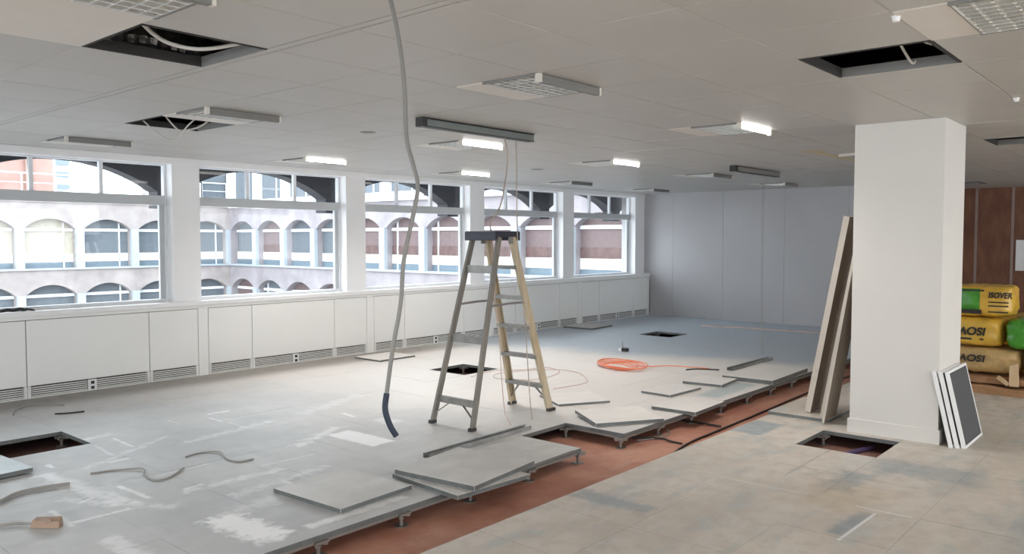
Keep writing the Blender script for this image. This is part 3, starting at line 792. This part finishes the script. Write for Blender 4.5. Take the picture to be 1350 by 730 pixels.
MB().tube(smooth_path(hp[10:], 6), .0118, 10).build('tape_end', M['bluetape'], hc, smooth=True)
cable('thick grey cable curving in from the left edge of the floor', [(1.3,5.5,.014),(1.64,5.64,.014),(1.78,5.75,.014),(1.92,5.76,.014),(2.1,5.72,.014)], .012, M['cable_g'])
bx = thing('cable_connector', 'brown connector block on the end of a grey cable, lower left floor', 'connector', (1.69, 4.99, 0))
MB().tube(smooth_path([(-.5,.2,.012),(-.28,.22,.012),(-.1,.16,.012),(-.03,.06,.016)]), .008).build('lead', M['cable_g'], bx, smooth=True)
MB().add([(-.06,.05,.001),(.05,-.08,.001),(.09,-.04,.001),(-.02,.09,.001),(-.045,.045,.045),(.055,-.07,.04),(.085,-.035,.055),(-.01,.08,.05)], [(0,1,2,3),(4,5,6,7),(0,1,5,4),(1,2,6,5),(2,3,7,6),(3,0,4,7)]).build('block', M['connector'], bx, bevel=.004)
MB().box(-.02,.02,-.05,.0,.046,.052).build('clip', M['connector'], bx)
cable('grey wire lying in a loose U on the left floor', [(2.3,5.89,.006),(2.44,5.84,.006),(2.58,5.71,.012),(2.53,5.57,.006),(2.52,5.39,.006),(2.62,5.38,.006),(2.79,5.52,.008)], .006, M['cable_g'])
cable('short grey wire kinked in an S behind the U-shaped wire', [(2.95,5.8,.006),(3.08,5.82,.006),(3.18,5.71,.01),(3.12,5.51,.006),(3.14,5.37,.006),(3.25,5.36,.006)], .006, M['cable_g'])
cable('thin pale wire looped on the floor below the leftmost window', [(2.61,8.4,.006),(2.72,8.65,.006),(2.91,8.75,.006),(3.1,8.53,.006)], .006, M['cable_g'])
cable('short dark stick of cable on the floor below the leftmost window', [(2.88,8.15,.007),(2.97,8.09,.007),(3.1,8.04,.01)], .008, M['cable_k'])
cable('thin pink cord running along the floor at the grey far wall', [(13.8,7.21,.008),(13.95,6.5,.008),(14.01,5.9,.008),(14.07,5.04,.008),(14.1,4.4,.008)], .014, M['cable_p'])
cable('short dark wire on the floor left of the far steel channel', [(9.03,4.92,.006),(9.16,4.86,.006),(9.3,4.61,.006)], .01, M['cable_k'])
coil = thing('cable_coil', 'bright orange cable coil lying on the dusty floor', 'cable', (8.66, 5.68, 0))
for k in range(5):
    pts = []; rx, ry = .20 + .045*k, .28 + .028*k; ph = random.random()*.3
    for q in range(25):
        a = 2*PI*q/24; pts.append((rx*math.cos(a)*.8 + ry*.25*math.sin(a) + .02*k, ry*math.sin(a), .012 + .008*k + .006*math.sin(3*a+k)))
    MB().tube(pts, .0072, 6, cap=False).build('loop', M['cable_o'], coil, smooth=True)
MB().tube(smooth_path([(.15,-.15,.02),(.3,-.3,.012),(.5,-.45,.012),(.58,-.75,.012),(.62,-.95,.012)]), .006, 6).build('tail', M['cable_o'], coil, smooth=True)
cable('thin pinkish wire in wide loops on the floor behind the ladder', [(6.9,6.6,.008),(7.4,6.7,.008),(7.7,6.46,.008),(8.02,6.36,.008),(7.9,6.05,.008),(7.5,5.9,.008),(7.21,5.94,.008),(7.02,6.3,.008),(7.3,6.5,.012),(7.9,6.25,.008),(8.0,5.9,.008),(7.7,5.5,.008),(7.42,5.33,.008),(6.93,5.39,.008)], .004, M['cable_p'])
cable('dark cable lying along the far side of the trench', [(5.5,3.2,ZS+.010),(6.15,3.35,ZS+.010),(6.78,3.375,ZS+.010),(7.84,3.40,ZS+.010),(9.44,3.45,ZS+.010),(11.5,3.47,ZS+.010)], .010, M['cable_k'], sub=4)
cable('dark cable crossing the trench from the jutting tile', [(6.94,4.2,ZS+.016),(6.96,3.78,ZS+.016),(6.95,3.6,ZS+.016),(6.95,3.42,ZS+.016)], .010, M['cable_k'])
cable('dark cable crossing the trench right of the notch', [(6.0,4.1,ZS+.014),(6.06,3.86,ZS+.014),(6.19,3.62,ZS+.014),(6.16,3.5,ZS+.014),(6.15,3.385,ZS+.014)], .009, M['cable_k'])
cable('thin bent wire in the trench below the tilted pale tile', [(6.02,3.75,ZS+.008),(6.2,3.66,ZS+.008),(6.42,3.66,ZS+.008),(6.5,3.74,ZS+.02)], .006, M['cable_g'])
cable('purple cable inside the floor hole in front of the column', [(6.2,2.2,ZS+.014),(6.5,2.12,ZS+.014),(6.7,2.2,ZS+.014),(7.1,2.1,ZS+.014)], .022, M['cable_v'])
cable('grey cable inside the floor hole at the left edge', [(1.9,7.0,ZS+.014),(2.2,7.05,ZS+.014),(2.4,6.95,ZS+.03),(2.8,7.2,ZS+.014)], .014, M['cable_g'])
cable('grey cable inside the floor hole under the ladder', [(6.85,7.0,ZS+.014),(7.15,7.1,ZS+.014),(7.35,7.0,ZS+.03),(7.7,7.2,ZS+.014)], .016, M['cable_g'])
pg = thing('floor_socket', 'small black and white plug standing up on the far floor', 'plug', (9.97, 6.43, 0))
MB().box(-.035,.035,-.045,.045,.001,.05).build('plug_body', M['black'], pg, bevel=.008)
MB().box(-.03,.03,.05,.1,.001,.04).build('plug_cap', M['white'], pg, bevel=.006)
MB().tube(smooth_path([(0,.03,.04),(0,.045,.09),(.02,.06,.14)]), .008).build('lead', M['cable_g'], pg, smooth=True)

# ------------------------------------------------------------------ hanging trays and wires
tr = thing('cable_tray', 'long grey lighting tray hanging just under the ceiling above the ladder', 'lighting tray', (4.38, 4.73, H))
MB().box(0, 1.36, -.035, .035, -.066, -.012).build('tray_body', M['track'], tr, bevel=.004)
MB().box(-.004, 1.364, -.04, .04, -.010, -.003).box(-.004, 1.364, -.04, .04, -.072, -.066).build('flange', M['cable_k'], tr)
MB().box(-.02, .03, -.042, .042, -.074, -.002).build('end_cap', M['black'], tr)
MB().box(.75, .85, -.03, .03, -.004, .02).build('hanger', M['galv'], tr)
tr2 = thing('cable_tray', 'small dark lighting tray under the ceiling near the grey far wall', 'lighting tray', (9.92, 4.75, H))
MB().box(0, 1.42, -.035, .035, -.068, -.010).build('tray_body', M['bargrey'], tr2, bevel=.004)
MB().box(-.004, 1.424, -.04, .04, -.010, -.003).box(-.004, 1.424, -.04, .04, -.074, -.068).build('flange', M['cable_k'], tr2)
MB().box(-.03, .05, -.042, .042, -.076, -.002).build('end_cap', M['black'], tr2)
cable('tan wire hanging from the long tray down to the ladder top', [(5.37,4.73,2.54),(5.41,4.73,2.42),(5.412,4.73,2.31),(5.38,4.73,2.14),(5.33,4.74,1.94),(5.29,4.82,1.78),(5.34,4.86,1.72)], .006, M['cable_t'])
cable('thin dark wire hanging straight down from the long tray behind the ladder rail', [(5.525,4.73,2.54),(5.54,4.73,2.3),(5.537,4.73,2.15),(5.545,4.73,1.8),(5.55,4.72,1.54),(5.62,4.70,.9),(5.66,4.68,.25),(5.6,4.6,.008)], .0045, M['cable_t'])
cable('pink cord dangling inside the ladder onto the floor', [(5.50,5.0,1.66),(5.55,5.02,1.2),(5.60,5.0,.75),(5.62,4.98,.3),(5.65,4.97,.02),(5.5,4.8,.006),(5.35,4.64,.006)], .004, M['cable_p'])
for dx in (0, .05):
    cable(('left' if dx == 0 else 'right') + ' one of two thin threads hanging from the small far tray', [(10.85+dx,4.75,2.53),(10.85+dx,4.76,1.5),(10.86+dx,4.75,.4),(10.9+dx,4.75,.006)], .003, M['cable_g'])

# ------------------------------------------------------------------ things in and on the ceiling gaps
xo, yo = cellx(2,3), cy(4)
b = MB(); pts = [(1.35, 4.72, H+.2), (1.8, 4.78, H+.18), (2.2, 4.72, H+.2), (2.6, 4.8, H+.19), (3.1, 4.9, H+.24)]
sp = smooth_path(pts, 14); b.tube(sp, [.09 + (.012 if k % 2 else -.006) + random.uniform(-.008,.008) for k in range(len(sp))], 14)
tag(b.build('foil_duct', M['foil']), 'crumpled silver foil duct inside the top left ceiling gap', 'duct')
cable('white cable sagging across the top left ceiling gap', [(xo+.02,yo+.08,H+.05),(xo+.15,yo+.2,H+.02),(xo+.28,yo+.28,H+.005),(xo+.42,yo+.25,H+.0),(xo+.55,yo+.14,H+.03),(xo+.62,yo+.03,H+.06)], .010, M['cable_w'])
xo, yo = cellx(3,1), cy(8)
cable('thin wire drooping in a V out of the ceiling gap above the windows', [(xo+.05,yo+.5,H+.05),(xo+.12,yo+.42,H-.05),(xo+.2,yo+.35,H-.13),(xo+.26,yo+.3,H-.13),(xo+.32,yo+.2,H-.02),(xo+.36,yo+.1,H+.05)], .006, M['cable_w'])
cable('second white wire looping out of the ceiling gap above the windows', [(xo+.08,yo+.15,H+.05),(xo+.22,yo+.22,H-.05),(xo+.3,yo+.26,H-.06),(xo+.4,yo+.18,H-.03),(xo+.48,yo+.1,H+.05)], .007, M['cable_w'])
xo, yo = cellx(3,3), cy(0)
cable('straight white wire hanging inside the ceiling gap by the column', [(xo+.2,yo+.3,H+.35),(xo+.3,yo+.27,H+.18),(xo+.56,yo+.24,H+.03),(xo+.6,yo+.22,H+.03)], .007, M['cable_w'])
cable('curved white wire inside the ceiling gap by the column', [(xo+.1,yo+.22,H+.4),(xo+.25,yo+.2,H+.2),(xo+.4,yo+.12,H+.08),(xo+.52,yo+.0,H+.09)], .006, M['cable_w'])
def disc(name, label, x, y, r, h, mat, cat):
    o = MB().cyl((0,0), r*.7, r, -h, 0, 20).build(name, mat); o.location = (x, y, H); return tag(o, label, cat)
disc('sprinkler_head', 'small white ceiling sprinkler at the top right before the louvred light', 3.73, 1.05, .02, .025, M['white'], 'sprinkler')
disc('sprinkler_head', 'small white ceiling sprinkler right of the column top', 6.42, 1.03, .02, .025, M['white'], 'sprinkler')
disc('ceiling_vent', 'flat round grey vent in the ceiling left of the hanging tray', 4.68, 5.75, .075, .006, M['ceil_frame'], 'vent')
disc('ceiling_vent', 'faint round vent in the ceiling beyond the hanging tray', 8.7, 7.06, .1, .006, M['ceil_frame'], 'vent')
disc('ceiling_vent', 'small dark round vent at the left over the leftmost window', 3.04, 8.59, .03, .006, M['ceil_frame'], 'vent')
tp = thing('ceiling_mark', 'yellowish T-shaped mark on the ceiling left of the column', 'tape', (9.3, 3.33, H))  # flat yellowish T-shaped mark under the tiles
MB().box(-.4, 1.2, -.05, .05, -.003, -.001).build('stem', M['tape'], tp)
MB().box(-.5, -.38, -.14, .14, -.003, -.001).build('cross_piece', M['tape'], tp)
pb = thing('ceiling_strip', 'thin white strip on the ceiling left of the column top', 'strip', (9.35, 3.2, H))
MB().bar((0,0,-.02), (-.2,-.55,-.02), .03, .03, (0,0,1)).build('strip_body', M['lightwhite'], pb)
MB().box(-.24,-.19,-.6,-.54,-.04,-.002).build('end_piece', M['bargrey'], pb)

# ------------------------------------------------------------------ boards and panels at the column
def leaning_board(label, x, yb_, zb_, yt, zt, wx, th, name='leaning_board'):
    """slab whose lower edge stands at (yb_, zb_) and whose upper edge leans at (yt, zt); x is the near edge"""
    d = Vector((0, yt-yb_, zt-zb_)); L = d.length; d.normalize(); nrm = Vector((0, d.z, -d.y))
    if nrm.y < 0: nrm = -nrm
    m_ = MB(); c = Vector((x + wx/2, yb_, zb_)) + d*L/2 + nrm*th/2
    m_.obox(c, (1,0,0), d, nrm, wx/2, L/2, th/2, 0)
    o = m_.build(name, [M['board'], M['board_edge']], None, bevel=.002)
    for p in o.data.polygons:
        if abs(p.normal.x) > .9 or abs(p.normal.dot(d)) > .9: p.material_index = 1
    return tag(o, label, 'board', 'boards leaning on the column')
leaning_board('thick tall brown board, outermost leaning on the left side of the column', 7.42, 2.76, .036, 2.44, 1.84, .32, .055)
leaning_board('thin shorter brown board between the outer board and the column', 7.20, 2.555, .002, 2.30, 1.60, .30, .022)
leaning_board('dark brown board behind the thin one, close to the column face', 7.34, 2.62, .002, 2.325, 1.66, .34, .03)
def leaning_panel(label, yb_, shade, x0, k):
    ang = math.atan2(.61, .14); d = Vector((0, math.cos(ang), math.sin(ang))); nrm = Vector((0, -d.z, d.y))
    t = thing('square_panel', label, 'panel', (x0, yb_, .002), 'square panels leaning on the column')
    m_ = MB(); S_ = .61; th = .03
    c = d*S_/2 + Vector((S_/2, 0, 0)) + nrm*(-th/2)
    f = MB()
    e = .018
    for (a0, a1, b0, b1) in ((0, S_, 0, e), (0, S_, S_-e, S_), (0, e, e, S_-e), (S_-e, S_, e, S_-e)):
        f.obox(Vector(((a0+a1)/2,0,0)) + d*(b0+b1)/2 + nrm*(-th/2), (1,0,0), d, nrm, (a1-a0)/2, (b1-b0)/2, th/2)
    f.build('edge_frame', M['white'], t)
    MB().obox(c, (1,0,0), d, nrm, S_/2-e, S_/2-e, th/2-.003).build('face', M['panelface'], t)
leaning_panel('front panel of the leaning stack, charcoal face with white edge', 1.405, 0, 7.07, 0)
leaning_panel('middle white-edged panel of the leaning stack beside the column', 1.447, 0, 7.045, 1)
leaning_panel('rear white-edged panel of the stack, closest to the column', 1.489, 0, 7.03, 2)
# shoes of fluff on the sill
gl = thing('black_glove', 'crumpled black work glove on the white sill at the left edge', 'glove', (2.92, 9.28, .888))
g_ = MB(); pts = [(-.12,0,.02),(-.06,.02,.03),(0,0,.025),(.05,-.02,.035),(.1,0,.02)]
g_.tube(smooth_path(pts, 4), .018, 8); g_.build('palm', M['black'], gl, smooth=True)
for k in range(4):
    MB().tube(smooth_path([(.08,-.01+.02*k,.02),(.13,-.05+.035*k,.03),(.17,-.07+.045*k,.015)], 3), .008, 6).build('finger', M['black'], gl, smooth=True)

# ------------------------------------------------------------------ insulation bags
def bag(name, label, c, size, split, mats, seed, strap=None):
    """pillowy shrink-wrapped pack; split: y where the green film starts"""
    rnd = random.Random(seed); sx, sy, sz = size
    bm = bmesh.new(); bmesh.ops.create_cube(bm, size=1.0)
    bmesh.ops.subdivide_edges(bm, edges=bm.edges[:], cuts=11, use_grid_fill=True)
    from mathutils import noise as mn
    for v in bm.verts:
        p = v.co*2; q = Vector(p)
        e = 6.0; n_ = (abs(p.x)**e + abs(p.y)**e + abs(p.z)**e)**(1/e)
        q = p/n_ if n_ > 0 else p
        w_ = mn.noise(Vector((q.x*2.5+seed, q.y*4, q.z*2.5)))*.06 + mn.noise(Vector((q.x*6, q.y*9+seed, q.z*7)))*.03
        q = q*(1 + w_)
        v.co = Vector((q.x*sx/2, q.y*sy/2, q.z*sz/2 if q.z > -.93 else -sz/2))
    me = bpy.data.meshes.new('pack'); bm.to_mesh(me); bm.free()
    for mt in mats: me.materials.append(mt)
    for p in me.polygons: p.material_index = 1 if (split is not None and split(p.center)) else 0; p.use_smooth = True
    t = thing(name, label, 'insulation bag', c, 'stacked bags of insulation')
    o = bpy.data.objects.new('pack', me); C.objects.link(o); o.parent = t; o.location = (0, 0, sz/2)
    return t
def txt(parent, body, y, z, x, size, flip=False, sc_x=1.0, mat=None):
    cu = bpy.data.curves.new('lettering', 'FONT'); cu.body = body; cu.size = size; cu.extrude = .003; cu.offset = size*.035
    cu.align_x = 'CENTER'; cu.align_y = 'CENTER'; cu.shear = .15
    cu.materials.append(mat or M['ink'])
    tmp = bpy.data.objects.new('lettering', cu); C.objects.link(tmp); bpy.context.view_layer.update()
    me = bpy.data.meshes.new_from_object(tmp.evaluated_get(bpy.context.evaluated_depsgraph_get())); bpy.data.objects.remove(tmp); bpy.data.curves.remove(cu)
    o = bpy.data.objects.new('lettering', me); C.objects.link(o); o.parent = parent
    mt = Matrix(((0,0,-1),(-1,0,0),(0,1,0)))
    if flip: mt = Matrix(((0,0,-1),(1,0,0),(0,-1,0)))
    o.matrix_local = Matrix.Translation((x, y, z)) @ mt.to_4x4() @ Matrix.Diagonal((sc_x,1,1,1))
    return o
b1 = bag('insulation_bag', 'yellow and green bag on top of the stack, lettering upright', (10.2, 1.87, .805), (.62, .58, .335), lambda c: c.y > -.02 and abs(c.z) < .13, [M['bag_y'], M['bag_g']], 3)
txt(b1, 'ISOVER', -.19, .235, -.325, .085, sc_x=.8)
for z in (.155, .115, .05): MB().box(-.318, -.314, -.27, -.08, z, z+.014).build('print_line', M['ink'], b1)
MB().box(-.324, -.316, -.04, .22, .275, .292).build('print_border', M['ink'], b1); MB().box(-.324, -.316, -.02, .22, .03, .075).build('print_border', M['ink'], b1)
b2 = bag('insulation_bag', 'yellow bag in the middle of the stack with upside-down black lettering', (10.2, 1.925, .485), (.62, .53, .31), None, [M['bag_y'], M['bag_g']], 5)
txt(b2, 'ISOVER', .065, .165, -.325, .118, True, 1.0)
MB().box(-.318, -.312, -.1, .2, .065, .085).build('print_line', M['ink'], b2)
b3 = bag('insulation_bag', 'rounded green bag right of the middle yellow bag', (10.15, 1.385, .485), (.6, .48, .31), None, [M['bag_g'], M['bag_y']], 8)
MB().box(-.318, -.300, -.015, .02, .02, .30).build('band', M['strap'], b3)
b4 = bag('insulation_bag', 'crumpled tan bag low in the stack with faint upside-down lettering', (10.2, 1.86, .2), (.62, .72, .268), None, [M['bag_t'], M['bag_g']], 11)
txt(b4, 'ISOVER', .12, .16, -.345, .10, True, 1.15)
b5 = bag('insulation_bag', 'low green and yellow bag at the right edge, behind the upright wood', (10.2, 1.2, .203), (.55, .5, .275), lambda c: c.z > .0 and c.y < .1, [M['bag_t'], M['bag_g']], 13)
b6 = bag('insulation_bag', 'yellow-green bag behind the top bag at the right edge', (10.75, 1.3, .805), (.5, .5, .16), lambda c: c.z < .02 and c.y < 0, [M['bag_y'], M['bag_g']], 17)
b7 = bag('insulation_bag', 'hidden yellow bag standing behind the middle bags', (10.92, 1.55, .0), (.6, 1.0, .77), None, [M['bag_y'], M['bag_g']], 19)
def cardboard(label, c, size, seed, tilt):
    rnd = random.Random(seed); nx, ny = 10, 14; vs = []; fs = []
    from mathutils import noise as mn
    for top in (0, 1):
        for i in range(nx+1):
            for j in range(ny+1):
                x = (i/nx-.5)*size[0] + .03*mn.noise(Vector((j*.5, seed, i*.1))); y = (j/ny-.5)*size[1]
                hgt = size[2]*(.82 + .35*mn.noise(Vector((i*.25+seed, j*.3, 0)))) + tilt*y
                vs.append((x, y, max(.01, hgt) if top else 0.0))
    K = (nx+1)*(ny+1)
    for i in range(nx):
        for j in range(ny):
            a = i*(ny+1)+j; q = (a, a+1, a+ny+2, a+ny+1); fs.append(tuple(K+k for k in q)); fs.append(q)
    for i in range(nx):
        for j in (0, ny): a = i*(ny+1)+j; fs.append((a, a+ny+1, K+a+ny+1, K+a))
    for j in range(ny):
        for i in (0, nx): a = i*(ny+1)+j; fs.append((a, a+1, K+a+1, K+a))
    o = MB().add(vs, fs).build('cardboard_sheet', M['card'], None); o.location = c
    return tag(o, label, 'cardboard', 'brown cardboard under the bags')
cardboard('lower brown cardboard sheet spread on the floor under the bags', (10.1, 1.65, .001), (.75, 1.35, .10), 2, .0)
cardboard('upper crumpled brown cardboard sheet between the bags and the lower sheet', (10.14, 1.7, .102), (.62, 1.1, .085), 6, -.0)
of_ = thing('wood_offcut', 'pale upright wood offcut propped on the cardboard by the bags', 'wood', (9.79, 1.515, .1))
MB().add([(-.02,-.045,0),(.02,-.045,0),(.02,.045,0),(-.02,.045,0),(-.005,-.03,.24),(.035,-.03,.24),(.035,.045,.21),(-.005,.045,.21)], [(0,1,2,3),(4,5,6,7),(0,1,5,4),(1,2,6,5),(2,3,7,6),(3,0,4,7)]).build('upright', M['wood'], of_, bevel=.003)
MB().bar((-.01,.05,.015), (-.01,.15,.09), .03, .04, (1,0,0)).build('block', M['wood'], of_)
wbd = MB().box(XB-.03, XB-.013, 1.9, 2.74, 1.05, 1.62).build('white_sheet', M['white']); tag(wbd, 'white board hung on the brown wall at the right edge', 'board')
